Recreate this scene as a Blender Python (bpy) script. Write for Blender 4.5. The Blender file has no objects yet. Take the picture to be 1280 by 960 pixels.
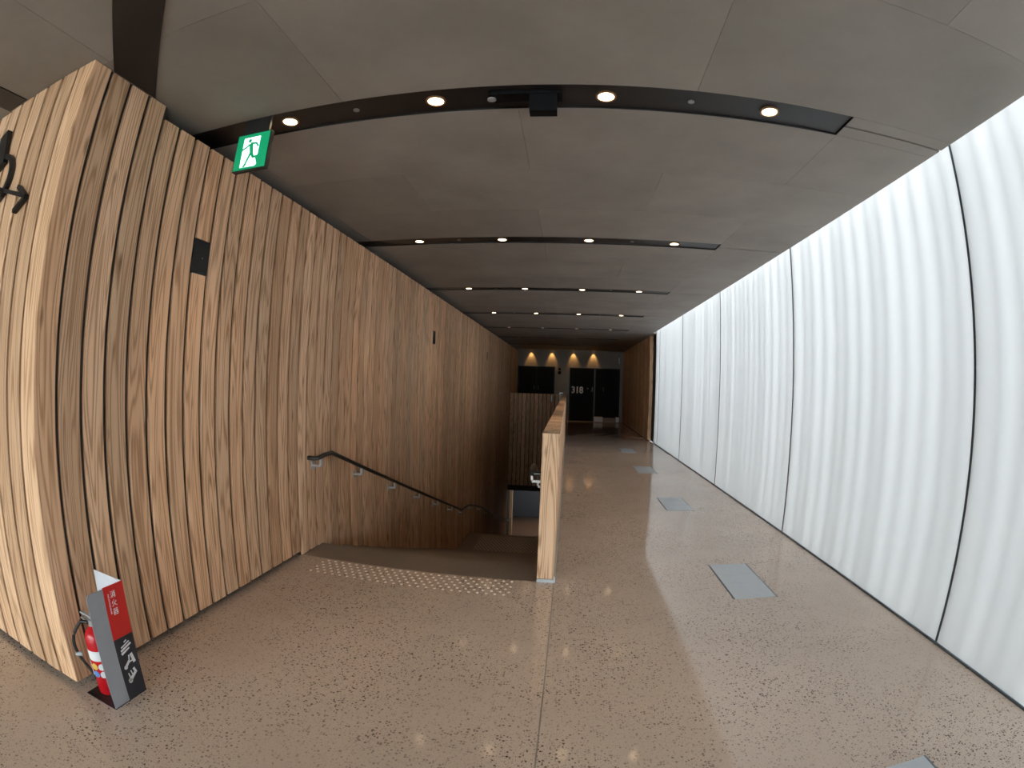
import bpy, bmesh, math, random
from mathutils import Vector, Matrix
random.seed(7)
sc = bpy.context.scene
COL = sc.collection

# ------------------------------------------------------------------ camera
# equidistant fisheye (r = f * theta, f = 630.2 px on a 1280 px wide frame), fitted to the photograph
CAM_H, YAW, PITCH, ROLL, FPX = 1.45, 0.11156, -0.00129, 0.02975, 630.2
cd = bpy.data.cameras.new('camera')
cam = bpy.data.objects.new('camera', cd); COL.objects.link(cam)
cd.type = 'PANO'
cd.sensor_fit = 'HORIZONTAL'; cd.sensor_width = 36.0
cd.panorama_type = 'FISHEYE_LENS_POLYNOMIAL'
cd.fisheye_fov = math.radians(200)
cd.fisheye_polynomial_k0 = 0.0
cd.fisheye_polynomial_k1 = -1.0 / (FPX / 1280.0 * 36.0)
cd.fisheye_polynomial_k2 = cd.fisheye_polynomial_k3 = cd.fisheye_polynomial_k4 = 0.0
fw = Vector((-math.sin(YAW) * math.cos(PITCH), math.cos(YAW) * math.cos(PITCH), math.sin(PITCH)))
rt = Vector((math.cos(YAW), math.sin(YAW), 0)); up = rt.cross(fw)
r2 = math.cos(ROLL) * rt + math.sin(ROLL) * up
u2 = -math.sin(ROLL) * rt + math.cos(ROLL) * up
M = Matrix((r2, u2, -fw)).transposed().to_4x4(); M.translation = (0, 0, CAM_H)
cam.matrix_world = M
cd.clip_end = 200
sc.camera = cam

# ------------------------------------------------------------------ sky and exposure
w = bpy.data.worlds.new('overcast_sky'); sc.world = w; w.use_nodes = True
bg = w.node_tree.nodes['Background']
bg.inputs[0].default_value = (0.90, 0.965, 1.0, 1); bg.inputs[1].default_value = 6.8
sc.view_settings.view_transform = 'Standard'; sc.view_settings.look = 'None'
sc.view_settings.exposure = 0.52; sc.view_settings.gamma = 1.0
sc.view_settings.use_curve_mapping = False
sc.cycles.use_denoising = True
sc.cycles.max_bounces = 10; sc.cycles.diffuse_bounces = 6; sc.cycles.transparent_max_bounces = 12
sc.cycles.caustics_reflective = False; sc.cycles.caustics_refractive = False
sc.cycles.sample_clamp_indirect = 6.0

# ------------------------------------------------------------------ helpers
class MB:
    def __init__(s): s.v = []; s.f = []; s.m = []
    def add(s, vs, fs, mi=0):
        b = len(s.v); s.v += [tuple(v) for v in vs]
        for f in fs: s.f.append([b + i for i in f]); s.m.append(mi)
        return s
    def box(s, x0, x1, y0, y1, z0, z1, mi=0):
        vs = [(x, y, z) for z in (z0, z1) for y in (y0, y1) for x in (x0, x1)]
        return s.add(vs, [(0, 2, 3, 1), (4, 5, 7, 6), (0, 1, 5, 4), (2, 6, 7, 3), (0, 4, 6, 2), (1, 3, 7, 5)], mi)
    def prism(s, poly, fn, a, b, mi=0):
        """poly: 2D points, fn(p, q, t) -> xyz, extruded from t=a to t=b"""
        n = len(poly)
        vs = [fn(p, q, a) for p, q in poly] + [fn(p, q, b) for p, q in poly]
        fs = [tuple(range(n))[::-1], tuple(range(n, 2 * n))]
        fs += [(i, (i + 1) % n, n + (i + 1) % n, n + i) for i in range(n)]
        return s.add(vs, fs, mi)
    def tube(s, pts, r, n=10, mi=0):
        pts = [Vector(p) for p in pts]; rings = []
        for i, p in enumerate(pts):
            t = (pts[min(i + 1, len(pts) - 1)] - pts[max(i - 1, 0)]).normalized()
            a = Vector((0, 0, 1)) if abs(t.z) < .9 else Vector((0, 1, 0))
            e1 = t.cross(a).normalized(); e2 = t.cross(e1)
            rings.append([p + r * (math.cos(2 * math.pi * k / n) * e1 + math.sin(2 * math.pi * k / n) * e2) for k in range(n)])
        vs = [v for g in rings for v in g]; fs = []
        for i in range(len(pts) - 1):
            for k in range(n):
                fs.append((i * n + k, i * n + (k + 1) % n, (i + 1) * n + (k + 1) % n, (i + 1) * n + k))
        fs += [tuple(range(n))[::-1], tuple(range((len(pts) - 1) * n, len(pts) * n))]
        return s.add(vs, fs, mi)
    def lathe(s, prof, c, n=24, mi=0):
        """prof: [(r, z)], about a vertical axis through c=(x, y, z)"""
        vs = []
        for r, z in prof:
            for k in range(n):
                a = 2 * math.pi * k / n
                vs.append((c[0] + r * math.cos(a), c[1] + r * math.sin(a), c[2] + z))
        fs = []
        for i in range(len(prof) - 1):
            for k in range(n):
                fs.append((i * n + k, i * n + (k + 1) % n, (i + 1) * n + (k + 1) % n, (i + 1) * n + k))
        fs += [tuple(range(n))[::-1], tuple(range((len(prof) - 1) * n, len(prof) * n))]
        return s.add(vs, fs, mi)
    def mesh(s, name, mats, off=(0, 0, 0), smooth=False):
        me = bpy.data.meshes.new(name)
        me.from_pydata([(v[0] - off[0], v[1] - off[1], v[2] - off[2]) for v in s.v], [], s.f)
        for m in (mats if isinstance(mats, (list, tuple)) else [mats]): me.materials.append(m)
        for p, mi in zip(me.polygons, s.m): p.material_index = mi
        bm = bmesh.new(); bm.from_mesh(me); bmesh.ops.recalc_face_normals(bm, faces=bm.faces); bm.to_mesh(me); bm.free()
        if smooth:
            me.polygons.foreach_set('use_smooth', [True] * len(me.polygons))
            try: me.set_sharp_from_angle(angle=math.radians(40))
            except Exception: pass
        me.update(); return me
    def build(s, name, mats, parent=None, origin=None, smooth=False):
        """vertices are in world coordinates; origin becomes the object's own origin"""
        if origin is None: origin = wloc(parent) if parent else (0, 0, 0)
        return link(name, s.mesh(name, mats, origin, smooth), origin, parent)

def wloc(o):
    l = Vector(o.location); p = o.parent
    while p: l += p.location; p = p.parent
    return l
def link(name, data, loc, parent=None):
    o = bpy.data.objects.new(name, data); COL.objects.link(o)
    if parent:
        o.parent = parent; o.location = Vector(loc) - wloc(parent)
    else: o.location = loc
    return o
def empty(name, loc): 
    o = link(name, None, loc); o.empty_display_size = .1; return o
def tag(o, label, cat, group=None):
    o['label'] = label; o['category'] = cat
    if group: o['group'] = group
    return o
def struct(o): o['kind'] = 'structure'; return o
def box(name, mat, b, parent=None, **k): return MB().box(*b).build(name, mat, parent, **k)
def text_mesh(body, size, mat, extrude=.0006, align='CENTER', name='lettering', bold=0.):
    c = bpy.data.curves.new('tmp', 'FONT'); c.body = body; c.size = size; c.extrude = extrude
    c.align_x = align; c.align_y = 'CENTER'; c.resolution_u = 3; c.offset = bold
    o = bpy.data.objects.new('tmp', c); COL.objects.link(o)
    dg = bpy.context.evaluated_depsgraph_get(); dg.update()
    me = bpy.data.meshes.new_from_object(o.evaluated_get(dg))
    bpy.data.objects.remove(o); bpy.data.curves.remove(c)
    me.name = name; me.materials.clear(); me.materials.append(mat); return me

# ------------------------------------------------------------------ materials
def new_mat(name):
    m = bpy.data.materials.new(name); m.use_nodes = True
    nt = m.node_tree; return m, nt, nt.nodes['Principled BSDF'], nt.nodes, nt.links
def plain(name, col, rough=.5, metal=0., spec=.5, bump=0., bscale=80.):
    m, nt, b, N, L = new_mat(name)
    b.inputs['Roughness'].default_value = rough; b.inputs['Metallic'].default_value = metal
    b.inputs['Specular IOR Level'].default_value = spec
    tc = N.new('ShaderNodeTexCoord'); n = N.new('ShaderNodeTexNoise'); n.inputs['Scale'].default_value = bscale * .2
    L.new(tc.outputs['Object'], n.inputs['Vector'])
    mx = N.new('ShaderNodeMix'); mx.data_type = 'RGBA'
    mx.inputs['A'].default_value = (*[c * .93 for c in col], 1); mx.inputs['B'].default_value = (*[min(1, c * 1.07) for c in col], 1)
    L.new(n.outputs['Fac'], mx.inputs['Factor']); L.new(mx.outputs['Result'], b.inputs['Base Color'])
    if bump:
        n2 = N.new('ShaderNodeTexNoise'); n2.inputs['Scale'].default_value = bscale
        L.new(tc.outputs['Object'], n2.inputs['Vector'])
        bp = N.new('ShaderNodeBump'); bp.inputs['Strength'].default_value = bump; bp.inputs['Distance'].default_value = .002
        L.new(n2.outputs['Fac'], bp.inputs['Height']); L.new(bp.outputs['Normal'], b.inputs['Normal'])
    return m
def emit(name, col, strength):
    m, nt, b, N, L = new_mat(name)
    b.inputs['Base Color'].default_value = (*col, 1); b.inputs['Emission Color'].default_value = (*col, 1)
    b.inputs['Emission Strength'].default_value = strength; return m
def ramp(N, stops):
    r = N.new('ShaderNodeValToRGB'); e = r.color_ramp.elements
    while len(e) < len(stops): e.new(.5)
    for k, (p, c) in enumerate(stops): e[k].position = p; e[k].color = (*c, 1) if len(c) == 3 else c
    return r
def math_node(N, L, op, a, b=None):
    n = N.new('ShaderNodeMath'); n.operation = op
    for i, v in enumerate((a, b)):
        if v is None: continue
        if isinstance(v, (int, float)): n.inputs[i].default_value = v
        else: L.new(v, n.inputs[i])
    return n.outputs[0]

def wood(name, light, dark, red):
    """cedar boards: cathedral grain from contour lines of a long stretched noise, per-board tone"""
    m, nt, b, N, L = new_mat(name)
    tc = N.new('ShaderNodeTexCoord'); oi = N.new('ShaderNodeObjectInfo')
    sp = N.new('ShaderNodeSeparateXYZ'); L.new(tc.outputs['Object'], sp.inputs[0])
    u = math_node(N, L, 'ADD', sp.outputs['X'], sp.outputs['Y'])
    rnd = math_node(N, L, 'MULTIPLY', oi.outputs['Random'], 91.0)
    def vec(su, sz, extra=0.):
        c = N.new('ShaderNodeCombineXYZ')
        L.new(math_node(N, L, 'MULTIPLY', u, su), c.inputs[0])
        L.new(math_node(N, L, 'MULTIPLY', sp.outputs['Z'], sz), c.inputs[1])
        L.new(math_node(N, L, 'ADD', rnd, extra), c.inputs[2]); return c.outputs[0]
    def noise(v, detail=2, rough=.5):
        n = N.new('ShaderNodeTexNoise'); n.inputs['Scale'].default_value = 1; n.inputs['Detail'].default_value = detail
        n.inputs['Roughness'].default_value = rough; L.new(v, n.inputs['Vector']); return n.outputs['Fac']
    grain = noise(vec(11, .55), 1.5, .4)
    ring = math_node(N, L, 'SINE', math_node(N, L, 'MULTIPLY', grain, 85.0))
    ring = math_node(N, L, 'MULTIPLY', math_node(N, L, 'ADD', ring, 1.0), .5)
    ring = math_node(N, L, 'POWER', ring, 2.2)
    fib = noise(vec(160, 2.2, 3.), 3, .6)
    tone = noise(vec(9, .9, 17.), 2, .5)
    c1 = N.new('ShaderNodeMix'); c1.data_type = 'RGBA'
    c1.inputs['A'].default_value = (*light, 1); c1.inputs['B'].default_value = (*red, 1)
    tf = math_node(N, L, 'ADD', math_node(N, L, 'MULTIPLY', oi.outputs['Random'], .75), math_node(N, L, 'MULTIPLY', math_node(N, L, 'SUBTRACT', tone, .42), 1.3))
    cl = N.new('ShaderNodeClamp'); L.new(tf, cl.inputs[0]); L.new(cl.outputs[0], c1.inputs['Factor'])
    c2 = N.new('ShaderNodeMix'); c2.data_type = 'RGBA'; L.new(c1.outputs['Result'], c2.inputs['A'])
    c2.inputs['B'].default_value = (*dark, 1)
    f2 = math_node(N, L, 'MULTIPLY', ring, math_node(N, L, 'MULTIPLY', fib, 1.3)); L.new(f2, c2.inputs['Factor'])
    # knots: small dark flecks stretched along the board
    vo = N.new('ShaderNodeTexVoronoi'); vo.inputs['Scale'].default_value = 1; L.new(vec(9, 2.3, 5.), vo.inputs['Vector'])
    kr = ramp(N, [(0.0, (1, 1, 1)), (.07, (.6, .6, .6)), (.14, (0, 0, 0))]); L.new(vo.outputs['Distance'], kr.inputs[0])
    c3 = N.new('ShaderNodeMix'); c3.data_type = 'RGBA'; L.new(c2.outputs['Result'], c3.inputs['A'])
    c3.inputs['B'].default_value = (*[c * .45 for c in dark], 1)
    L.new(math_node(N, L, 'MULTIPLY', kr.outputs[0], .8), c3.inputs['Factor'])
    # board-to-board brightness
    hs = N.new('ShaderNodeHueSaturation'); L.new(c3.outputs['Result'], hs.inputs['Color'])
    r2_ = math_node(N, L, 'FRACT', math_node(N, L, 'MULTIPLY', oi.outputs['Random'], 7.31))
    L.new(math_node(N, L, 'ADD', math_node(N, L, 'MULTIPLY', r2_, .34), .83), hs.inputs['Value'])
    L.new(hs.outputs[0], b.inputs['Base Color'])
    b.inputs['Roughness'].default_value = .55; b.inputs['Specular IOR Level'].default_value = .3
    bp = N.new('ShaderNodeBump'); bp.inputs['Strength'].default_value = .25; bp.inputs['Distance'].default_value = .002
    L.new(math_node(N, L, 'ADD', fib, ring), bp.inputs['Height']); L.new(bp.outputs['Normal'], b.inputs['Normal'])
    return m

def terrazzo(name, base, chip, rough=.16, speck=1.0):
    m, nt, b, N, L = new_mat(name)
    tc = N.new('ShaderNodeTexCoord'); P = tc.outputs['Object']
    def noise(s, d=3, r=.55):
        n = N.new('ShaderNodeTexNoise'); n.inputs['Scale'].default_value = s; n.inputs['Detail'].default_value = d
        n.inputs['Roughness'].default_value = r; L.new(P, n.inputs['Vector']); return n.outputs['Fac']
    patch = noise(1.15, 4, .6)
    pr = ramp(N, [(.40, (0, 0, 0)), (.60, (1, 1, 1))]); L.new(patch, pr.inputs[0])
    def chips(scale, lo, hi, pw):
        v = N.new('ShaderNodeTexVoronoi'); v.inputs['Scale'].default_value = scale; L.new(P, v.inputs['Vector'])
        sz = N.new('ShaderNodeSeparateColor'); L.new(v.outputs['Color'], sz.inputs[0])
        thr = math_node(N, L, 'MULTIPLY', math_node(N, L, 'POWER', sz.outputs[0], pw), hi)
        thr = math_node(N, L, 'ADD', thr, lo)
        d = math_node(N, L, 'SUBTRACT', thr, v.outputs['Distance'])
        d = math_node(N, L, 'MULTIPLY', d, 9.0)
        c = N.new('ShaderNodeClamp'); L.new(d, c.inputs[0]); return c.outputs[0], sz.outputs[1]
    k1, g1 = chips(78, -.03, .58, 1.5); k2, g2 = chips(170, .02, .5, 1.3); k3, g3 = chips(48, -.35, .75, 2.5)
    t = noise(.55, 4, .6)
    tr = ramp(N, [(.3, tuple(c * .86 for c in base)), (.7, tuple(min(1, c * 1.12) for c in base))]); L.new(t, tr.inputs[0])
    def over(a, col, fac):
        x = N.new('ShaderNodeMix'); x.data_type = 'RGBA'; L.new(a, x.inputs['A'])
        if hasattr(col, 'default_value'): L.new(col, x.inputs['B'])
        else: x.inputs['B'].default_value = (*col, 1)
        L.new(fac, x.inputs['Factor']); return x.outputs['Result']
    cr = ramp(N, [(0., tuple(c * .55 for c in chip)), (.75, chip), (1., tuple(c * 2.4 for c in chip))]); L.new(g1, cr.inputs[0])
    amount = math_node(N, L, 'ADD', math_node(N, L, 'MULTIPLY', pr.outputs[0], .75 * speck), .38 * speck)
    c = over(tr.outputs[0], cr.outputs[0], math_node(N, L, 'MULTIPLY', k2, math_node(N, L, 'MULTIPLY', amount, .8)))
    c = over(c, cr.outputs[0], math_node(N, L, 'MULTIPLY', k1, amount))
    c = over(c, tuple(x * .5 for x in chip), math_node(N, L, 'MULTIPLY', k3, math_node(N, L, 'MULTIPLY', amount, .9)))
    L.new(c, b.inputs['Base Color'])
    rn = math_node(N, L, 'ADD', math_node(N, L, 'MULTIPLY', noise(2.2, 3), .1), rough - .05)
    L.new(rn, b.inputs['Roughness']); b.inputs['Specular IOR Level'].default_value = .5
    b.inputs['IOR'].default_value = 1.55
    return m

def concrete(name, base, rough=.75, var=.12):
    m, nt, b, N, L = new_mat(name)
    geo = N.new('ShaderNodeNewGeometry'); oi = N.new('ShaderNodeObjectInfo')
    n = N.new('ShaderNodeTexNoise'); n.inputs['Scale'].default_value = 1.7; n.inputs['Detail'].default_value = 6; n.inputs['Roughness'].default_value = .62
    L.new(geo.outputs['Position'], n.inputs['Vector'])
    r = ramp(N, [(.3, tuple(c * (1 - var) for c in base)), (.7, tuple(c * (1 + var) for c in base))]); L.new(n.outputs['Fac'], r.inputs[0])
    hs = N.new('ShaderNodeHueSaturation'); L.new(r.outputs[0], hs.inputs['Color'])
    L.new(math_node(N, L, 'ADD', math_node(N, L, 'MULTIPLY', oi.outputs['Random'], .12), .94), hs.inputs['Value'])
    L.new(hs.outputs[0], b.inputs['Base Color']); b.inputs['Roughness'].default_value = rough
    b.inputs['Specular IOR Level'].default_value = .25
    n2 = N.new('ShaderNodeTexNoise'); n2.inputs['Scale'].default_value = 45; n2.inputs['Detail'].default_value = 4
    L.new(geo.outputs['Position'], n2.inputs['Vector'])
    bp = N.new('ShaderNodeBump'); bp.inputs['Strength'].default_value = .12; bp.inputs['Distance'].default_value = .002
    L.new(n2.outputs['Fac'], bp.inputs['Height']); L.new(bp.outputs['Normal'], b.inputs['Normal'])
    return m

def frosted():
    """etched inner face of the glass: passes daylight diffusely"""
    m, nt, b, N, L = new_mat('frosted_glass')
    N.remove(b); out = N['Material Output']
    tl = N.new('ShaderNodeBsdfTranslucent'); tl.inputs['Color'].default_value = (.36, .351, .359, 1)
    df = N.new('ShaderNodeBsdfDiffuse'); df.inputs['Color'].default_value = (.8, .8, .8, 1)
    mx = N.new('ShaderNodeMixShader'); mx.inputs[0].default_value = .42; L.new(tl.outputs[0], mx.inputs[1]); L.new(df.outputs[0], mx.inputs[2])
    gl = N.new('ShaderNodeBsdfGlossy'); gl.inputs['Roughness'].default_value = .35
    m2 = N.new('ShaderNodeMixShader'); m2.inputs[0].default_value = .03; L.new(mx.outputs[0], m2.inputs[1]); L.new(gl.outputs[0], m2.inputs[2])
    L.new(m2.outputs[0], out.inputs['Surface']); return m
def clear_glass():
    m, nt, b, N, L = new_mat('clear_glass'); N.remove(b); out = N['Material Output']
    t = N.new('ShaderNodeBsdfTransparent'); t.inputs[0].default_value = (.95, .985, .98, 1)
    g = N.new('ShaderNodeBsdfGlossy'); g.inputs['Roughness'].default_value = .02
    mx = N.new('ShaderNodeMixShader'); mx.inputs[0].default_value = .05
    L.new(t.outputs[0], mx.inputs[1]); L.new(g.outputs[0], mx.inputs[2]); L.new(mx.outputs[0], out.inputs['Surface']); return m

CEDAR = wood('cedar_batten', (.86, .58, .375), (.36, .175, .08), (.72, .43, .25))
BACK = plain('dark_backing', (.05, .036, .028), .8)
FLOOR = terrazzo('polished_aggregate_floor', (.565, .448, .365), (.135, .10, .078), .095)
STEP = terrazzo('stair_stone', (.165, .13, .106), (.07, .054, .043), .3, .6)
CEIL = concrete('ceiling_concrete', (.315, .289, .264))
GREYC = concrete('grey_wall_concrete', (.28, .257, .235))
LOBBY = concrete('lobby_plaster', (.55, .53, .5), .8, .05)
FROST = frosted(); CLEAR = clear_glass()
SEAM = plain('dark_seal', (.05, .065, .075), .5)
BLACKM = plain('black_metal', (.016, .015, .016), .42, .0, .4)
BLACKP = plain('black_panel', (.006, .006, .007), .6, 0, .12)
STEEL = plain('brushed_steel', (.42, .43, .45), .35, .8)
PALESTEEL = plain('pale_steel', (.50, .53, .56), .42, .45)
DARKSTEEL = plain('dark_rail_metal', (.06, .055, .052), .35, .6)
BRKT = plain('satin_bracket', (.55, .53, .52), .4, .15)
STUD = plain('pale_stud', (.78, .68, .58), .35, .1)
GREYP = plain('grey_powder_coat', (.33, .35, .385), .5)
WHITEP = plain('white_coat', (.72, .75, .82), .5)
RED = plain('signal_red', (.62, .017, .014), .4)
NAVY = plain('charcoal_print', (.020, .022, .032), .45)
WHITEINK = plain('white_ink', (.8, .8, .82), .6)
REDGLOSS = plain('extinguisher_red', (.55, .012, .018), .2)
RUBBER = plain('black_rubber', (.015, .014, .015), .5)
YELLOW = plain('label_yellow', (.75, .5, .08), .5)
BLUE = plain('label_blue', (.1, .25, .6), .5)
LENS = emit('warm_lamp_lens', (1.0, .74, .46), 9.0)
LENSFAR = emit('amber_lamp_lens', (1.0, .58, .2), 3.0)
GREENLIT = emit('exit_green', (.0, .27, .11), .5)
WHITELIT = emit('exit_white', (.75, 1.0, .93), 1.0)
PALE = plain('pale_board', (.55, .48, .45), .6)
OUTGROUND = plain('outdoor_gravel', (.35, .36, .35), .9)

# ------------------------------------------------------------------ dimensions (metres)
H = 2.864            # ceiling soffit
XL = -2.07           # face of the left battens
YC = 1.158           # face of the end battens (corner of the cedar wall)
XG = 2.2988          # inner face of the glass wall
XE = 2.2             # edge of the ceiling, a skylight slot stays open up to the glass
BAY, Y0 = 2.605, 2.2026   # module of light channels and glass joints
SLOT = .226
PIT = .1467; BW = .1232; BD = .016   # batten pitch and width
YN = 3.87            # top nosing of the stairs
RISE, GO, N1 = .1465, .438, 13
LAND = -N1 * RISE                        # landing level
YL0 = YN + (N1 - 1) * GO; YL1 = 10.75    # landing from .. to
N2 = 18; LOW = LAND - N2 * RISE; YL2 = YL1 + (N2 - 1) * GO
YX = 18.0            # cross barrier over the stairwell
YF = 20.45           # far wall
XB0, XB1 = -.169, -.046   # barrier
YB = 3.5
YR, XW = -5.5, -6.5  # rear wall and lobby wall behind the camera
YGE = 13.15          # end of the glass

def stair_z(y):
    if y < YN: return 0.0
    if y < YL0: return -RISE * (1 + int((y - YN) / GO))
    if y < YL1: return LAND
    if y < YL2: return LAND - RISE * (1 + int((y - YL1) / GO))
    return LOW

# ------------------------------------------------------------------ floor
floor = struct(box('floor', FLOOR, (XW, -.044, YR, 3.515, -.25, 0)))
struct(floor)
MB().box(-.038, XG - .012, YR, YF, -.25, 0).build('floor_slab', FLOOR, floor)
MB().box(-.046, -.038, YR, YB - .01, -.2, -.003).build('joint_strip', plain('joint_sealant', (.25, .235, .22), .6), floor)
MB().box(XW, XL - .33, 3.515, YF, -.25, 0).build('floor_slab', FLOOR, floor)
MB().box(XL - .1, -.0385, YX + .131, YF, -.25, 0).build('floor_slab', FLOOR, floor)
MB().box(-.165, -.0385, YB + .01, YX + .13, -.25, .0).build('kerb_base', GREYC, floor)
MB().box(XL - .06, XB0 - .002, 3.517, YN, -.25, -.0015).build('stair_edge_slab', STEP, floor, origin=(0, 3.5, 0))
o = MB().box(XG - .012, XG + .03, YR, YGE, -.1, .012).build('trim_1', SEAM); struct(o)

# tactile studs set into the floor before the stairs, and again on the landing
def studs(name, x0, x1, y0, y1, z, dx, dy, r, mat, label):
    b = MB(); ny = int(round((y1 - y0) / dy)) + 1; nx = int((x1 - x0) / dx) + 1
    for j in range(ny):
        for i in range(nx):
            b.lathe([(r, 0), (r * .8, .0035), (r * .35, .005)], (x0 + i * dx + (j % 2) * dx * .5, y0 + j * dy, z), 8)
    o = b.build(name, mat, origin=(x0, y0, z), smooth=True)
    tag(o, label, 'tactile paving'); o['kind'] = 'stuff'; return o
studs('tactile_studs', -1.84, -.36, 3.225, 3.475, 0, .061, .05, .0115, STUD, 'rows of small metal tactile studs on the floor before the stairs')
studs('tactile_studs', -1.75, -.25, 9.62, 10.6, LAND, .075, .075, .014, STUD, 'tactile studs on the dark landing halfway down the stairs')

# ------------------------------------------------------------------ stairs
stairs = struct(empty('stairs', (XL, YN, 0)))
for k in range(1, N1):
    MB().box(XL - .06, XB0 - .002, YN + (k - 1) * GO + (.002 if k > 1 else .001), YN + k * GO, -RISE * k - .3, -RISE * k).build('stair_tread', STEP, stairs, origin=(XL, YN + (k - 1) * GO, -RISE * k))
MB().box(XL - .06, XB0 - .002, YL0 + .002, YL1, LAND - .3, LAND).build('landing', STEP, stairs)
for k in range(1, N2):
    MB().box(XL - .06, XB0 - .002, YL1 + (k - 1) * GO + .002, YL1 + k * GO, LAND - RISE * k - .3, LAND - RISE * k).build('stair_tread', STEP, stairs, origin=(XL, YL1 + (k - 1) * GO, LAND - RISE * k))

# ------------------------------------------------------------------ left cedar wall
def chamfer_profile(w_, d, c=.003):
    return [(0, 0), (0, d - c), (c, d), (w_ - c, d), (w_, d - c), (w_, 0)]
def side_batten(w_, h, d=BD):      # runs up z, faces +x, width along +y
    return MB().prism(chamfer_profile(w_, d), lambda p, q, t: (q - d, p, t), 0, h).mesh('batten', CEDAR)
def end_batten(w_, h, d=BD):       # faces -y, width along -x
    return MB().prism(chamfer_profile(w_, d), lambda p, q, t: (-p, d - q, t), 0, h).mesh('batten', CEDAR)

wl = struct(MB().box(XL - .32, XL - BD, 3.49, YX + 1.0, LOW - .1, 2.775).box(XL - .32, XL - BD, YC + BD, 3.49, .042, 2.775).box(XL - .32, XL - .1, YC + .1, 3.49, 0, .042).build('wall_left', BACK, origin=(XL, YC, 0)))
TOPB = 2.786
MB().box(XL - .32, XL - BD, YX + 1.001, YF, 0, 2.775).build('wall_core', BACK, wl)
MB().box(XL - .32, XL - BD, YC + BD, 1.74, 2.7755, H - .001).build('wall_core', BACK, wl)
# corner post
cp = MB().prism([(-.128, 0), (-.004, 0), (0, .004), (0, .12), (-BD, .12), (-BD, BD), (-.128, BD)], lambda p, q, t: (XL + p, YC + q, t), .04, H - .004)
cp.build('corner_batten', CEDAR, wl, origin=(XL, YC, .04))
BOXES = []      # black boxes let into the wall
cache = {}
y = 1.278 + .023; i = 0
BOXROW = {2.3: 1, 7.5: 1, 12.7: 1}
boxes_at = [2.236, 7.47, 12.72]
while y + BW < YF - .06:
    zb = .04 if y < 3.49 else (min(stair_z(y), stair_z(y + BW)) + .002 if y < YX - .1 else .002)
    zt = H - .008 if i < 3 else TOPB
    d = BD + random.uniform(-.002, .002)
    def place(z0, z1):
        key = round(z1 - z0, 4)
        if key not in cache: cache[key] = side_batten(BW, z1 - z0)
        link('batten', cache[key], (XL + d - BD, y, z0), wl)
    hit = [b for b in boxes_at if abs(b - (y + BW / 2)) < PIT / 2]
    if hit:
        BOXES.append(y); place(zb, 2.02); place(2.225, zt)
    else: place(zb, zt)
    y += PIT; i += 1
# end face turned towards the lobby
we = struct(MB().box(XW, XL - .321, YC + BD, YC + .2, .042, H - .001).box(XW, XL - .321, YC + .1, YC + .2, 0, .042).build('wall_end', BACK, origin=(XL, YC, 0)))
me_end = end_batten(BW, H - .004 - .04)
x = XL - .128 - .018
while x > XW + .2:
    link('batten', me_end, (x, YC + random.uniform(-.002, .002), .04), we); x -= PIT

struct(MB().box(-3.0, -2.9, YC + .21, YF, 0, H - .001).build('wall_service', BACK))
# black boxes (speakers) between the batten ends
names_ = ['square black wall speaker let into the battens beside the exit sign', 'small black wall speaker let into the battens above the handrail', 'black wall speaker in the dark far end of the batten wall']
for k, yb in enumerate(BOXES):
    r = empty('wall_speaker', (XL - BD, yb - .006, 2.022))
    tag(r, names_[k], 'speaker')
    MB().box(XL - BD + .0005, XL - .005, yb - .012, yb + BW + .012, 2.0225, 2.2225).build('housing', BLACKM, r)
    b = MB()
    for q_ in range(14): b.box(XL - .005, XL - .0035, yb + .002, yb + BW - .002, 2.032 + q_ * .0132, 2.0385 + q_ * .0132)
    b.build('grille', BLACKM, r)
    MB().tube([(XL - .0045, yb + BW * .6, 2.118), (XL - .001, yb + BW * .6, 2.118)], .004, 8).build('screw', STEEL, r)

# ------------------------------------------------------------------ barrier beside the stairs
bar = empty('stair_barrier', ((XB0 + XB1) / 2, YB, 0))
tag(bar, 'waist-high cedar batten barrier running beside the stairwell', 'barrier')
struct_b = MB().box(XB0 + .012, XB1 - .03, YB + .03, YX - .02, .0, 1.06).build('core', BACK, bar)
MB().box(XB0, XB1, YB, YB + .12, .0005, .026).build('foot_plate', PALESTEEL, bar)
MB().box(XB1 + .001, XB1 + .013, YB, YX, .0005, .05).build('kick_rail', PALESTEEL, bar)
bm_ = MB().prism([(0, .004), (.004, 0), (.119, 0), (.123, .004), (.123, .12), (0, .12)], lambda p, q, t: (p, q, t), 0, 1.11 - .03).mesh('batten', CEDAR)
y = YB
while y < YX - .12:
    link('batten', bm_, (XB0 + random.uniform(-.001, .001), y, .03), bar); y += PIT

# cross barrier at the far end of the stairwell, hanging down to the lower ceiling
wc = struct(MB().box(XL - .06, XB1, YX + .05, YX + .12, -2.45, 1.07).build('wall_cross', BACK, origin=(XL, YX, 0)))
hc = MB().prism(chamfer_profile(BW, .05), lambda p, q, t: (p, .05 - q, t), 0, 3.35).mesh('batten', CEDAR)
x = XL + .01
while x + BW < XB0:
    link('batten', hc, (x, YX, -2.24), wc); x += PIT
wr = struct(MB().box(XB0 - .001, XB1 - .004, YB + .01, YX + .1, LOW - .1, -.26).build('wall_stairwell', GREYC))
struct(MB().box(XL - .06, XB0, 3.515, 3.60, -.6, -.252).build('trim_2', GREYC))
for nm, px, z0, z1 in (('thin pale metal bar against the dark cross barrier', -.575, .84, 1.08), ('hooked pale metal bar where the cedar barrier meets the cross barrier', -.285, .82, 1.17)):
    b = MB().box(px - .02, px + .02, YX - .05, YX - .035, z0, z1).box(px - .012, px + .012, YX - .036, YX - .0005, z0 + .02, z0 + .05)
    if z1 > 1.1: b.box(px + .02, px + .10, YX - .05, YX - .035, z1 - .03, z1)
    tag(b.build('metal_bar', PALESTEEL, origin=(px, YX, z0)), nm, 'metal bar')

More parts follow.
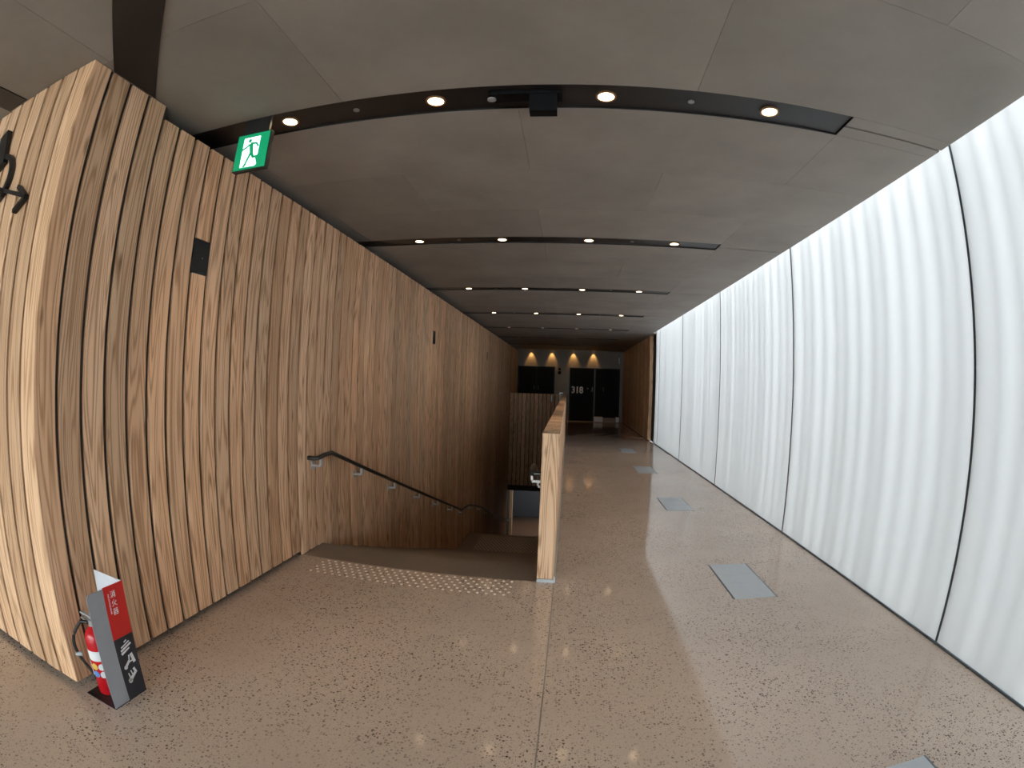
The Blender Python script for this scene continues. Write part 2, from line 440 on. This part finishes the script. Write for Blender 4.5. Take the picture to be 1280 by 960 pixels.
# lower lobby seen under the cross barrier
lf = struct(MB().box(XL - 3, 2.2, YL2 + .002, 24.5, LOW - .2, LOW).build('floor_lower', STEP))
struct(MB().box(XL - 3, 2.2, YX + .13, 24.6, -2.45, -2.26).build('ceiling_lower', GREYC))
struct(MB().box(XL - 3, 2.2, 22.2, 22.4, LOW, -2.46).build('wall_lower_far', plain('slate_wall', (.045, .045, .052), .7)))
struct(MB().box(XL - .32, XL + .08, YX + 1.05, YX + 1.3, LOW, -2.46).build('trim_3', plain('oak_jamb', (.5, .3, .17), .5)))
struct(MB().box(XL - 3.1, XL - 3, YX + .5, 24.5, LOW, -2.46).build('wall_lower_left', GREYC))
struct(MB().box(2.2, 2.3, YX + .1, 24.5, LOW, -2.46).build('wall_lower_right', GREYC))
struct(MB().box(XL - 3, XL - .33, YX + .9, YX + 1.0, LOW, -2.46).build('wall_lower_front', GREYC))

# ------------------------------------------------------------------ handrails
def handrail(x, wallx, sgn, label):
    r = empty('handrail', (x, 3.65, .8)); tag(r, label, 'handrail', None)
    pts = [(wallx, 3.66, .792), (x + .3 * (wallx - x), 3.655, .792), (x, 3.67, .794), (x, 3.80, .806), (x, 3.93, .808)]
    pts += [(x, 9.5, -1.06), (x, 9.7, -1.075), (x, 10.3, -1.15), (x, 11.7, -1.53), (x, 13.76, -2.25), (x, 18.3, -3.69), (x, 18.7, -3.7)]
    MB().tube(pts, .019, 12).build('rail', DARKSTEEL, r, smooth=True)
    def rz(y):
        for (a, b) in zip(pts[2:-1], pts[3:]):
            if a[1] <= y <= b[1]: return a[2] + (b[2] - a[2]) * (y - a[1]) / (b[1] - a[1])
        return -3.7
    for y in (3.74, 4.6, 5.6, 6.62, 7.63, 8.65, 9.6, 10.6, 11.7, 12.8, 13.9, 15., 16.1, 17.2):
        z = rz(y) - .018
        b = MB().box(x - .009, x + .009, y - .022, y + .022, z - .055, z).box(min(x, wallx) + (.008 if sgn > 0 else 0), max(x, wallx) - (.008 if sgn < 0 else 0), y - .022, y + .022, z - .07, z - .052)
        bo = b.build('bracket', BRKT, r)
        MB().box(min(wallx, wallx + sgn * .008), max(wallx, wallx + sgn * .008), y - .032, y + .032, z - .098, z - .025).build('fixing_plate', BRKT, bo)
handrail(-1.985, XL, 1, 'dark metal handrail on pale brackets along the tall batten wall')
handrail(-.246, XB0 - .003, -1, 'metal handrail on the stair side of the low cedar barrier')

# ------------------------------------------------------------------ ceiling of concrete panels
ceil = struct(MB().box(XW, XE - .05, YR, YF, H + .045, H + .3).build('ceiling', plain('joint_dark', (.05, .046, .042), .9)))
def panel(x0, x1, y0, y1):
    g = .001
    if x1 - x0 < .05: return
    MB().box(x0 + g, x1 - g, y0 + g, y1 - g, H, H + .044).build('ceiling_panel', CEIL, ceil)
def row(y0, y1, off):
    xs = [-2.03 + off + 1.76 * k for k in range(-3, 4)]
    xs = [XW] + [v for v in xs if XW + .1 < v < XE - .1] + [XE]
    for a, b in zip(xs, xs[1:]): panel(a, b, y0, y1)
NCH = 7
for k in range(-3, NCH):
    ya = Y0 + (k - 1) * BAY + SLOT / 2; yb = Y0 + k * BAY - SLOT / 2
    if k <= 0: ya -= SLOT if k < 0 else 0
    hgt = (yb - ya) / 3
    if k == 0: ya = Y0 - BAY - SLOT / 2; hgt = (yb - ya) / 3
    if k < 0: yb = Y0 + k * BAY - SLOT / 2; ya = Y0 + (k - 1) * BAY - SLOT / 2; hgt = (yb - ya) / 3
    for j in range(3): 
        a, b = ya + j * hgt, ya + (j + 1) * hgt
        if a < YR: a = YR
        off = [0, .88, 0][j] if k > 0 else [.88, 0, .88][j]
        if b > a: row(a, b, off)
ya = Y0 + (NCH - 1) * BAY + SLOT / 2
hgt = (YF - ya) / 3
for j in range(3): row(ya + j * hgt, ya + (j + 1) * hgt, [0, .88, 0][j])
XCE = 1.487
for k in range(NCH):      # fillers right of each channel, a thin open groove runs on to the glass
    yc = Y0 + k * BAY
    panel(XCE, XE, yc - SLOT / 2, yc - .008); panel(XCE, XE, yc + .008, yc + SLOT / 2)

# ------------------------------------------------------------------ light channels
def disc(b, c, r, z0, z1, n=20, mi=0): return b.lathe([(r, z0), (r, z1)], c, n, mi)
ORD = ['black ceiling light channel that carries the exit sign', 'second black ceiling light channel, counted from the exit sign', 'third black ceiling light channel, counted from the exit sign', 'fourth black ceiling light channel, counted from the exit sign', 'fifth black ceiling light channel, counted from the exit sign', 'sixth black ceiling light channel, counted from the exit sign', 'last black ceiling light channel before the dark far doors']
WH = ['the ceiling channel carrying the exit sign'] + ['the %s channel from the exit sign' % q for q in ('second', 'third', 'fourth', 'fifth', 'sixth')] + ['the last channel before the far doors']
WJ = ['nearest the long cedar wall', 'second from the long cedar wall', 'second from the glass wall', 'nearest the glass wall']
ZC = H + .010
trim_mesh = MB().lathe([(.052, .004), (.052, -.004), (.046, -.005), (.041, -.003), (.041, .004)], (0, 0, 0), 24).mesh('trim_ring', plain('lamp_trim', (.32, .17, .08), .4, .3), smooth=True)
lens_mesh = MB().lathe([(.041, .003), (.041, -.002), (.03, -.005), (.01, -.006)], (0, 0, 0), 24).mesh('lens', LENS, smooth=True)
lens_dim = lens_mesh.copy(); lens_dim.materials[0] = emit('dimmed_lamp_lens', (1.0, .8, .6), .9)
lens_faint = lens_mesh.copy(); lens_faint.materials[0] = plain('unlit_lamp_lens', (.5, .48, .45), .3)
def spot(parent, loc, energy, size, blend, col, name='lamp_light', rad=.03):
    l = bpy.data.lights.new(name, 'SPOT'); l.energy = energy; l.spot_size = size; l.spot_blend = blend; l.color = col; l.shadow_soft_size = rad
    o = link(name, l, loc, parent); return o
for k in range(NCH):
    yc = Y0 + k * BAY
    r = empty('ceiling_light_channel', ((XL + XCE) / 2, yc, ZC)); tag(r, ORD[k], 'light channel')
    MB().box(-2.88, XCE - .004, yc - SLOT / 2 + .002, yc + SLOT / 2 - .002, ZC, H + .043).build('channel_plate', BLACKM, r)
    b = MB().box(-2.88, XCE - .004, yc - SLOT / 2 + .0005, yc - SLOT / 2 + .004, H + .001, ZC).box(-2.88, XCE - .004, yc + SLOT / 2 - .004, yc + SLOT / 2 - .0005, H + .001, ZC)
    b.build('channel_lip', BLACKM, r)
    MB().box(XCE - .004, XCE - .0005, yc - SLOT / 2 + .002, yc + SLOT / 2 - .002, H + .001, ZC).build('end_lip', BLACKP, r)
    for sx in (-1.118, .604):
        disc(MB(), (sx, yc, ZC), .017, -.006, -.0004, 12).build('sensor', STEEL, r)
    for j in range(4):
        lx = -1.531 + .853 * j
        d = empty('downlight', (lx, yc, ZC)); tag(d, ('warm downlight %s in %s' if k < 5 else 'unlit downlight %s in %s') % (WJ[j], WH[k]), 'downlight', 'downlights in ceiling channel %s' % ['one', 'two', 'three', 'four', 'five', 'six', 'seven'][k])
        link('trim_ring', trim_mesh, (lx, yc, ZC - .005), d); link('lens', lens_mesh if k < 4 else (lens_dim if k == 4 else lens_faint), (lx, yc, ZC - .004), d)
        if k < 5: spot(d, (lx, yc, ZC - .014), 14.0 if k < 4 else 2., math.radians(75), .6, (1, .76, .52))
# camera box and its track on the first channel
r = empty('sensor_camera', (-.13, Y0, ZC)); tag(r, 'black box camera on a short track under the first ceiling channel', 'camera')
MB().box(-.40, -.04, Y0 - .055, Y0 + .03, ZC - .022, ZC - .0005).build('track', BLACKP, r)
MB().box(-.198, -.066, Y0 - .05, Y0 + .012, 2.752, ZC - .022).build('housing', BLACKP, r)
disc(MB(), (-.388, Y0 - .01, ZC - .022), .022, -.006, 0, 14).build('indicator', PALESTEEL, r)
# dark cover strips of the neighbouring ceiling lines
def strip(name, a, b, wd, label):
    a, b = Vector(a), Vector(b); t = (b - a).normalized(); n = Vector((-t.y, t.x)) * wd / 2
    q = [a - n, b - n, b + n, a + n]
    o = MB().prism([(v.x, v.y) for v in q], lambda p, qq, z: (p, qq, z), H - .006, H - .0003).build(name, BLACKM, origin=(a.x, a.y, H))
    tag(o, label, 'light channel')
q_ = [(-.668, -.125 + .016), (-.504, .055), (XL + .003, 1.621), (XL + .003, 1.293)]
tag(MB().prism(q_, lambda p, qq, z: (p, qq, z), H - .006, H - .0003).build('ceiling_strip', BLACKM, origin=(-1.5, .8, H)), 'diagonal black strip on the ceiling meeting the cedar corner', 'light channel')
strip('ceiling_strip', (-2.835, YR + .3), (-2.835, YC - .01), .21, 'black ceiling strip above the lobby face of the cedar wall')

# ------------------------------------------------------------------ exit sign
ex = empty('exit_sign', (-1.675, 2.10, 2.55)); tag(ex, 'green and white running-man exit sign hanging under the first ceiling channel', 'exit sign')
SX0, SZ0, SS, SYF = -1.784, 2.548, .214, 2.085
MB().box(SX0 - .006, SX0 + SS + .006, SYF + .001, SYF + .032, SZ0 - .006, SZ0 + SS + .006).build('housing', BLACKM, ex)
MB().box(SX0 + .02, SX0 + SS - .02, SYF + .008, SYF + .026, SZ0 + SS + .006, H + .018).build('hanger', BLACKM, ex)
MB().box(SX0, SX0 + SS, SYF - .003, SYF + .001, SZ0, SZ0 + SS).build('lit_panel', GREENLIT, ex)
def sg(poly, mat, name, lift):
    MB().prism([(SX0 + SS * a, SZ0 + SS * c) for a, c in poly], lambda p, q, t: (p, t, q), SYF - .003 - lift, SYF - .003).build(name, mat, ex)
sg([(.21, .06), (.21, .90), (.73, .90), (.73, .38), (.66, .30), (.74, .10), (.68, .05)], WHITELIT, 'doorway', .0012)
def stroke(p, q, w0, w1=None):
    w1 = w1 or w0; p, q = Vector(p), Vector(q); t = (q - p).normalized(); n = Vector((-t.y, t.x))
    return [tuple(p - n * w0), tuple(q - n * w1), tuple(q + n * w1), tuple(p + n * w0)]
man = [[(.415 + .052 * math.cos(a * math.pi / 6), .80 + .052 * math.sin(a * math.pi / 6)) for a in range(12)],
       stroke((.47, .70), (.53, .42), .058, .05), stroke((.45, .72), (.64, .70), .026), stroke((.63, .71), (.71, .60), .022),
       stroke((.44, .70), (.31, .60), .024), stroke((.31, .61), (.20, .56), .022),
       stroke((.53, .43), (.60, .30), .04, .034), stroke((.57, .31), (.75, .315), .03), stroke((.50, .43), (.36, .10), .034, .022),
       [(.30, .06), (.36, .06), (.42, .14), (.36, .16)]]
GREENMAN = GREENLIT
for pgn in man: sg(pgn, GREENMAN, 'running_figure', .0024)

# ------------------------------------------------------------------ glass wall
gw = struct(MB().box(XG + .03, XG + .25, YR, YGE, -.3, -.02).build('wall_right', GREYC))
joints = [Y0 + BAY * k for k in range(-3, 5)]
ys = [YR] + [j for j in joints if YR + .2 < j < YGE - .1] + [YGE]
GT = 3.25
for a, b in zip(ys, ys[1:]):
    a2, b2 = a + .009, b - .009
    m = MB().box(XG, XG + .02, a2, b2, .013, GT)
    m.m = [1] * 6; m.m[4] = 0          # inner face etched, the rest clear
    m.build('glass_pane', [FROST, CLEAR], gw)
    MB().box(XG - .003, XG + .02, b - .0088, b + .0088, .013, GT).build('joint_seal', SEAM, gw)
FIN = plain('grey_fin', (.35, .36, .365), .6); fy = YR + .1
fin_me = MB().box(0, .06, -.014, .014, 0, GT - .02).mesh('fin', FIN)
while fy < YGE - .05:
    link('fin', fin_me, (XG + .034, fy, -.018), gw); fy += random.uniform(.15, .24)
struct(MB().box(XG + .005, XG + .35, YGE + .01, 13.645, 0, 3.2).build('trim_4', BACK))
struct(MB().box(XG + .26, 16, YR - 12, 30, -.5, -.3).box(-16, XG + .26, YR - 12, YR - .2, -.5, -.3).build('ground_outside', OUTGROUND))
struct(MB().box(6.2, 6.5, YR - 12, 30, -.3, 1.9).build('wall_shade_added', OUTGROUND))  # unseen wall added outdoors, shades the lower part of the glass

# ------------------------------------------------------------------ far right cedar wall
wfr = struct(MB().box(2.265, 2.6, 13.70, YF, 0, H + .02).build('wall_far_right', BACK, origin=(2.21, 13.65, 0)))
fb = MB().prism(chamfer_profile(BW, .05), lambda p, q, t: (.05 - q, p, t), 0, H - .03 - .02).mesh('batten', CEDAR)
y = 13.655 + .13
while y + BW < YF: link('batten', fb, (2.21, y, .03), wfr); y += PIT
MB().box(2.21, 2.38, 13.65, 13.775, .02, H - .004).build('corner_batten', CEDAR, wfr, origin=(2.21, 13.65, .02))

# ------------------------------------------------------------------ far wall with dark doors
wb = struct(MB().box(-2.5, 2.6, YF, YF + .25, 0, H + .02).build('wall_back', GREYC))
def door(n, x0, x1, z1, split=None):
    d = struct(MB().box(x0 - .03, x1 + .03, YF - .02, YF - .001, 0.001, z1 + .03).build('door_%d' % n, BLACKM))
    for a, b in (((x0, split), (split, x1)) if split else ((x0, x1),)):
        MB().box(a + .004, b - .004, YF - .05, YF - .021, .012, z1).build('door_leaf', BLACKP, d)
    return d
d1 = door(1, -2.035, -.58, 2.15, -1.3)
d2 = door(2, .07, 1.035, 2.13)
d3 = door(3, 1.10, 2.07, 2.13)
for dd, hx in ((d1, -1.22), (d1, -1.38), (d3, 1.42)):
    MB().box(hx - .012, hx + .012, YF - .10, YF - .085, 1.22, 1.4).box(hx - .008, hx + .008, YF - .086, YF - .051, 1.24, 1.26).box(hx - .008, hx + .008, YF - .086, YF - .051, 1.36, 1.38).build('handle', DARKSTEEL, dd)
# white number lettering and small marks on the dark door
rot = Matrix.Rotation(math.pi / 2, 4, 'X')
def sign_text(body, size, loc, mat, name, label, parent=None, shear=0):
    me = text_mesh(body, size, mat, bold=.014); me.transform(rot)
    o = link(name, me, loc, parent)
    if parent is None: tag(o, label, 'lettering')
    return o
t = sign_text('318', .40, (.37, YF - .052, 1.25), WHITEINK, 'lettering', '', d2)
t.scale = (.80, 1, .92)
for mx, mz, a, b in ((.79, 1.33, .06, .06), (.98, 1.30, .035, .19), (.93 - .0, 1.24, .02, .05)):
    MB().box(mx - a / 2, mx + a / 2, YF - .053, YF - .0505, mz - b / 2, mz + b / 2).build('door_mark', plain('dim_mark', (.10, .10, .10), .6), d2)
b = MB().box(1.075, 1.42, YF - .35, YF - .06, .0005, .20).box(1.96, 2.07, YF - .35, YF - .06, .0005, .20)
st = empty('low_step_board', (1.57, YF - .2, 0)); tag(st, 'low pale board lying at the foot of the dark far door', 'board')
MB().box(1.075, 2.07, YF - .33, YF - .06, .0005, .17).build('plinth', plain('dusty_board', (.30, .22, .2), .6), st)
MB().box(1.07, 1.42, YF - .345, YF - .055, .171, .205).box(1.07, 1.42, YF - .345, YF - .331, .02, .171).build('end_cover', WHITEINK, st)
MB().box(1.95, 2.075, YF - .345, YF - .055, .171, .205).box(1.95, 2.075, YF - .345, YF - .331, .02, .171).build('end_cover', WHITEINK, st)
# two dark square plates on the pier and a slim pale lamp by the far corner
for k, (px, pz, s_) in enumerate(((-.37, 2.08, .09), (-.37, 1.94, .12))):
    o = MB().box(px - s_ / 2, px + s_ / 2, YF - .03, YF - .0005, pz - s_ / 2, pz + s_ / 2).box(px - s_ / 3, px + s_ / 3, YF - .036, YF - .03, pz - s_ / 3, pz + s_ / 3).build('wall_plate', BLACKP, origin=(px, YF, pz))
    tag(o, ['smaller upper black square plate on the concrete pier between the doors', 'larger lower black square plate on the concrete pier between the doors'][k], 'wall plate')
o = empty('wall_sensor', (2.06, YF, 2.4)); tag(o, 'slim pale vertical fitting high on the wall above the far right door', 'fitting')
MB().box(2.03, 2.06, YF - .04, YF - .0005, 2.36, 2.62).build('body', STEEL, o)
MB().box(2.035, 2.055, YF - .045, YF - .04, 2.38, 2.60).build('face', WHITEINK, o)
# four amber downlights washing the far wall
for k, lx in enumerate((-1.53, -.69, .18, .99)):
    d = empty('wall_washer', (lx, YF - .11, H)); tag(d, 'amber downlight on the far wall, ' + ['nearest the long cedar wall', 'above the right half of the double door', 'above the white lettering on the door', 'nearest the far right cedar wall'][k], 'downlight', 'amber wall washers at the far wall')
    MB().lathe([(.055, -.0005), (.055, -.008), (.04, -.008), (.04, -.0005)], (lx, YF - .11, H), 20).build('trim_ring', BLACKM, d, smooth=True)
    MB().lathe([(.038, -.0006), (.038, -.004), (.01, -.006)], (lx, YF - .11, H), 20).build('lens', LENSFAR, d, smooth=True)
    s_ = spot(d, (lx, YF - .11, H - .02), 18.0, math.radians(62), .75, (1, .52, .16), rad=.02); s_.rotation_euler = (math.radians(13), 0, 0)

# ------------------------------------------------------------------ lobby behind the camera, closing the room
struct(MB().box(XW - .2, 2.4, YR - .2, YR, H - .15, H + .3).box(XW - .2, 2.4, YR - .2, YR, -.25, .1).build('wall_rear', LOBBY))
wn = 0
xs_ = [XW + (2.29 - XW) * k / 5 for k in range(6)]
for a, b in zip(xs_, xs_[1:]):
    wn += 1
    f_ = struct(MB().box(a, a + .05, YR - .15, YR - .05, .1, H - .15).box(b - .05, b, YR - .15, YR - .05, .1, H - .15).box(a + .05, b - .05, YR - .15, YR - .05, .1, .16).box(a + .05, b - .05, YR - .15, YR - .05, H - .21, H - .15).build('window_rear_offscreen', BLACKM))
    MB().box(a + .05, b - .05, YR - .11, YR - .09, .16, H - .21).build('pane', CLEAR, f_)
struct(MB().box(XW - .2, XW, YR, YC + .2, 0, H + .3).build('wall_lobby', LOBBY))
struct(MB().box(XE + .001, 2.75, YGE + .011, YF, H + .021, H + .3).box(XE + .001, XG - .0005, YGE + .011, YF, H, H + .021).build('trim_6', CEIL))
struct(MB().box(XE - .05, XE - .002, YR, YF, H + .05, H + .3).build('trim_5', CEIL))

# ------------------------------------------------------------------ steel hatches in the floor
FR = plain('hatch_edge', (.14, .15, .17), .5, .5)
for k in range(-1, 4):
    yc = 3.56 + BAY * k + (.01 * k if k > 0 else 0); xc = 1.403
    r = empty('floor_hatch', (xc, yc, 0))
    tag(r, ['pale steel floor hatch farthest from the far doors, beside the glass wall', 'pale steel floor hatch level with the open end of the cedar barrier', 'pale steel floor hatch second beyond the open end of the cedar barrier', 'pale steel floor hatch third beyond the open end of the cedar barrier', 'pale steel floor hatch nearest the far doors'][k + 1], 'floor hatch')
    x0, x1, y0, y1 = xc - .165, xc + .165, yc - .362, yc + .362
    MB().box(x0 - .006, x0 + .004, y0, y1, .0004, .004).box(x1 - .004, x1 + .006, y0, y1, .0004, .004).build('frame', FR, r)
    for a, b_ in ((y0, y0 + .30), (y0 + .30, y0 + .48), (y0 + .48, y1)):
        MB().box(x0 + .0045, x1 - .0045, a + .002, b_ - .002, .0004, .0035).build('plate', PALESTEEL, r)

# ------------------------------------------------------------------ fire extinguisher stand
FX, FY0, FYM, FY1, FZ = -1.795, 1.165, 1.262, 1.384, .562
fs = empty('extinguisher_stand', (-1.9, 1.275, 0)); tag(fs, 'grey and red folded metal fire extinguisher stand at the cedar corner', 'stand')
MB().box(-2.012, FX, FY0, FY1, .0004, .005).build('base_plate', BLACKM, fs)
MB().prism([(FY0, .005), (FYM, .005), (FYM, FZ), (FY0 + .012, FZ), (FY0, FZ - .012)], lambda p, q, t: (t, p, q), FX - .003, FX).build('front_panel', GREYP, fs)
MB().box(FX - .003, FX, FYM, FY1, .316, FZ + .004).build('red_panel', RED, fs)
MB().box(FX - .003, FX, FYM, FY1, .005, .3155).build('pictogram_panel', NAVY, fs)
MB().box(-2.01, FX - .0035, FY1 - .004, FY1, .005, FZ + .002).build('side_panel', WHITEP, fs)
rz = Matrix.Rotation(math.pi / 2, 4, 'Z') @ Matrix.Rotation(math.pi / 2, 4, 'X')
def on_front(me, y, z):
    me.transform(rz); return link('lettering', me, (FX + .0012, y, z), fs)
for k, ch in enumerate('消火器'): on_front(text_mesh(ch, .034, WHITEINK, .0004), FYM + .052, .522 - .040 * k)
me = text_mesh('FIRE EXTINGUISHER', .0105, WHITEINK, .0004); me.transform(Matrix.Rotation(-math.pi / 2, 4, 'Z')); on_front(me, FYM + .024, .485)
def pic(shapes, zc):
    b = MB()
    for s_ in shapes: b.prism([(FYM + .062 + a * .058, zc + c * .052) for a, c in s_], lambda p, q, t: (t, p, q), FX + .0003, FX + .0012)
    b.build('pictogram', WHITEINK, fs)
circ = lambda x_, y_, r_, n=10: [(x_ + r_ * math.cos(2 * math.pi * k / n), y_ + r_ * math.sin(2 * math.pi * k / n)) for k in range(n)]
pic([stroke((-.5, .1), (.45, .42), .06), stroke((-.6, -.2), (.6, .18), .09), stroke((-.6, -.5), (.35, -.2), .12, .06), stroke((-.1, .5), (.2, .62), .05)], .262)
pic([stroke((-.55, -.45), (.0, .0), .13), stroke((0, .0), (.1, .55), .07), stroke((.35, .6), (.55, -.35), .15), stroke((-.1, -.1), (.4, -.1), .06), circ(-.5, -.45, .2)], .19)
pic([stroke((-.5, -.5), (.4, .1), .2, .13), stroke((.25, .55), (.45, .0), .12), stroke((-.4, .3), (-.3, -.3), .05), stroke((-.1, .45), (0, 0), .05), circ(-.35, -.5, .22)], .118)
# the extinguisher itself
EX, EY, EZ = -1.938, 1.258, .0055
fe = empty('fire_extinguisher', (EX, EY, EZ)); tag(fe, 'red fire extinguisher with coloured label standing behind the grey stand', 'fire extinguisher')
MB().lathe([(.048, 0), (.053, .006), (.053, .27), (.05, .30), (.038, .325), (.02, .338), (.016, .345)], (EX, EY, EZ), 28).build('cylinder', REDGLOSS, fe, smooth=True)
cy_ = [c_ for c_ in fe.children if c_.name.startswith('cylinder')][0]
def band(z0, z1, mat, nm='label_band'): MB().lathe([(.0533, z0), (.0538, z0 + .002), (.0538, z1 - .002), (.0533, z1)], (EX, EY, EZ), 28).build(nm, mat, cy_, smooth=True)
band(.185, .235, WHITEINK)
for k in range(9):
    a = 2 * math.pi * k / 9
    for z, m_ in ((.155, YELLOW if k % 2 else WHITEINK), (.115, BLUE if k % 2 else WHITEINK)):
        me = MB().lathe([(.017, -.0012), (.017, .0012)], (0, 0, 0), 14).mesh('label_spot', m_)
        o = link('label_spot', me, (EX + .0535 * math.cos(a), EY + .0535 * math.sin(a), EZ + z), cy_); o.rotation_euler = (0, math.pi / 2, a)
MB().lathe([(.018, .345), (.018, .372), (.012, .378)], (EX, EY, EZ), 16).build('valve', STEEL, fe, smooth=True)
MB().box(EX - .075, EX + .02, EY - .009, EY + .009, EZ + .385, EZ + .393).box(EX - .08, EX - .015, EY - .008, EY + .008, EZ + .358, EZ + .364).box(EX - .01, EX + .01, EY - .007, EY + .007, EZ + .375, EZ + .387).build('lever', PALESTEEL, fe)
hose = [(EX - .01, EY - .016, EZ + .362)]
for k in range(13):
    t = k / 12; a = t * math.pi
    hose.append((EX - .045 - .055 * math.sin(a) - .0 * t, EY - .035 - .035 * math.sin(a), EZ + .362 - .27 * t + .012 * math.sin(a)))
MB().tube(hose, .0085, 10).build('hose', RUBBER, fe, smooth=True)
MB().tube([hose[-1], (hose[-1][0] + .003, hose[-1][1] - .006, hose[-1][2] - .03)], .011, 10).build('nozzle', RUBBER, fe, smooth=True)
MB().tube([(hose[9][0] - .004, hose[9][1] - .012, hose[9][2]), (hose[9][0] + .02, hose[9][1] + .012, hose[9][2] + .002)], .011, 10).build('hose_clip', PALESTEEL, fe, smooth=True)

# ------------------------------------------------------------------ black wall signs on the lobby face
YS = YC - .016
sgn = empty('wall_emblem', (-2.76, YC - .004, 2.3)); tag(sgn, 'black metal ring with upright bar mounted on the lobby face of the cedar wall', 'wall sign')
MB().prism(stroke((-2.845, 2.68), (-2.775, 2.475), .043, .043), lambda p, q, t: (p, t, q), YS - .02, YC - .0035).build('upright_bar', BLACKM, sgn)
rc = (-2.75, 2.40); ring = MB(); n = 32; vs = []
for k in range(n):
    a = 2 * math.pi * k / n
    for r_, t_ in ((.15, YS - .016), (.122, YS - .016), (.122, YC - .0035), (.15, YC - .0035)): vs.append((rc[0] + r_ * math.cos(a), t_, rc[1] + .9 * r_ * math.sin(a)))
fcs = []
for k in range(n):
    for e in range(4): fcs.append((k * 4 + e, k * 4 + (e + 1) % 4, ((k + 1) % n) * 4 + (e + 1) % 4, ((k + 1) % n) * 4 + e))
ring.add(vs, fcs); ring.build('ring', BLACKM, sgn)
ar = empty('arrow_sign', (-2.5, YC - .004, 2.26)); tag(ar, 'black metal arrow on the lobby face of the cedar wall, below the ring emblem', 'wall sign')
MB().prism(stroke((-3.3, 2.52), (-2.37, 2.232), .010), lambda p, q, t: (p, t, q), YS - .016, YC - .0035).build('arrow_shaft', BLACKM, ar)
MB().prism(stroke((-2.345, 2.222), (-2.455, 2.172), .010), lambda p, q, t: (p, t, q), YS - .016, YC - .0035).prism(stroke((-2.345, 2.222), (-2.455, 2.295), .010), lambda p, q, t: (p, t, q), YS - .016, YC - .0035).build('arrow_head', BLACKM, ar)

# ------------------------------------------------------------------ lamps of the lower lobby
lx, ly = -1.0, 20.2
d = empty('lobby_downlight_offscreen', (lx, ly, -2.46)); tag(d, 'warm downlight in the lower lobby ceiling at the foot of the stairs', 'downlight')
MB().lathe([(.06, -.0005), (.06, -.008), (.045, -.008)], (lx, ly, -2.46), 20).build('trim_ring', BLACKM, d, smooth=True)
MB().lathe([(.04, -.009), (.04, -.012)], (lx, ly, -2.46), 20).build('lens', LENS, d, smooth=True)
spot(d, (lx, ly, -2.48), 42, math.radians(95), .6, (1, .5, .22), name='lower_lobby_lamp_offscreen')
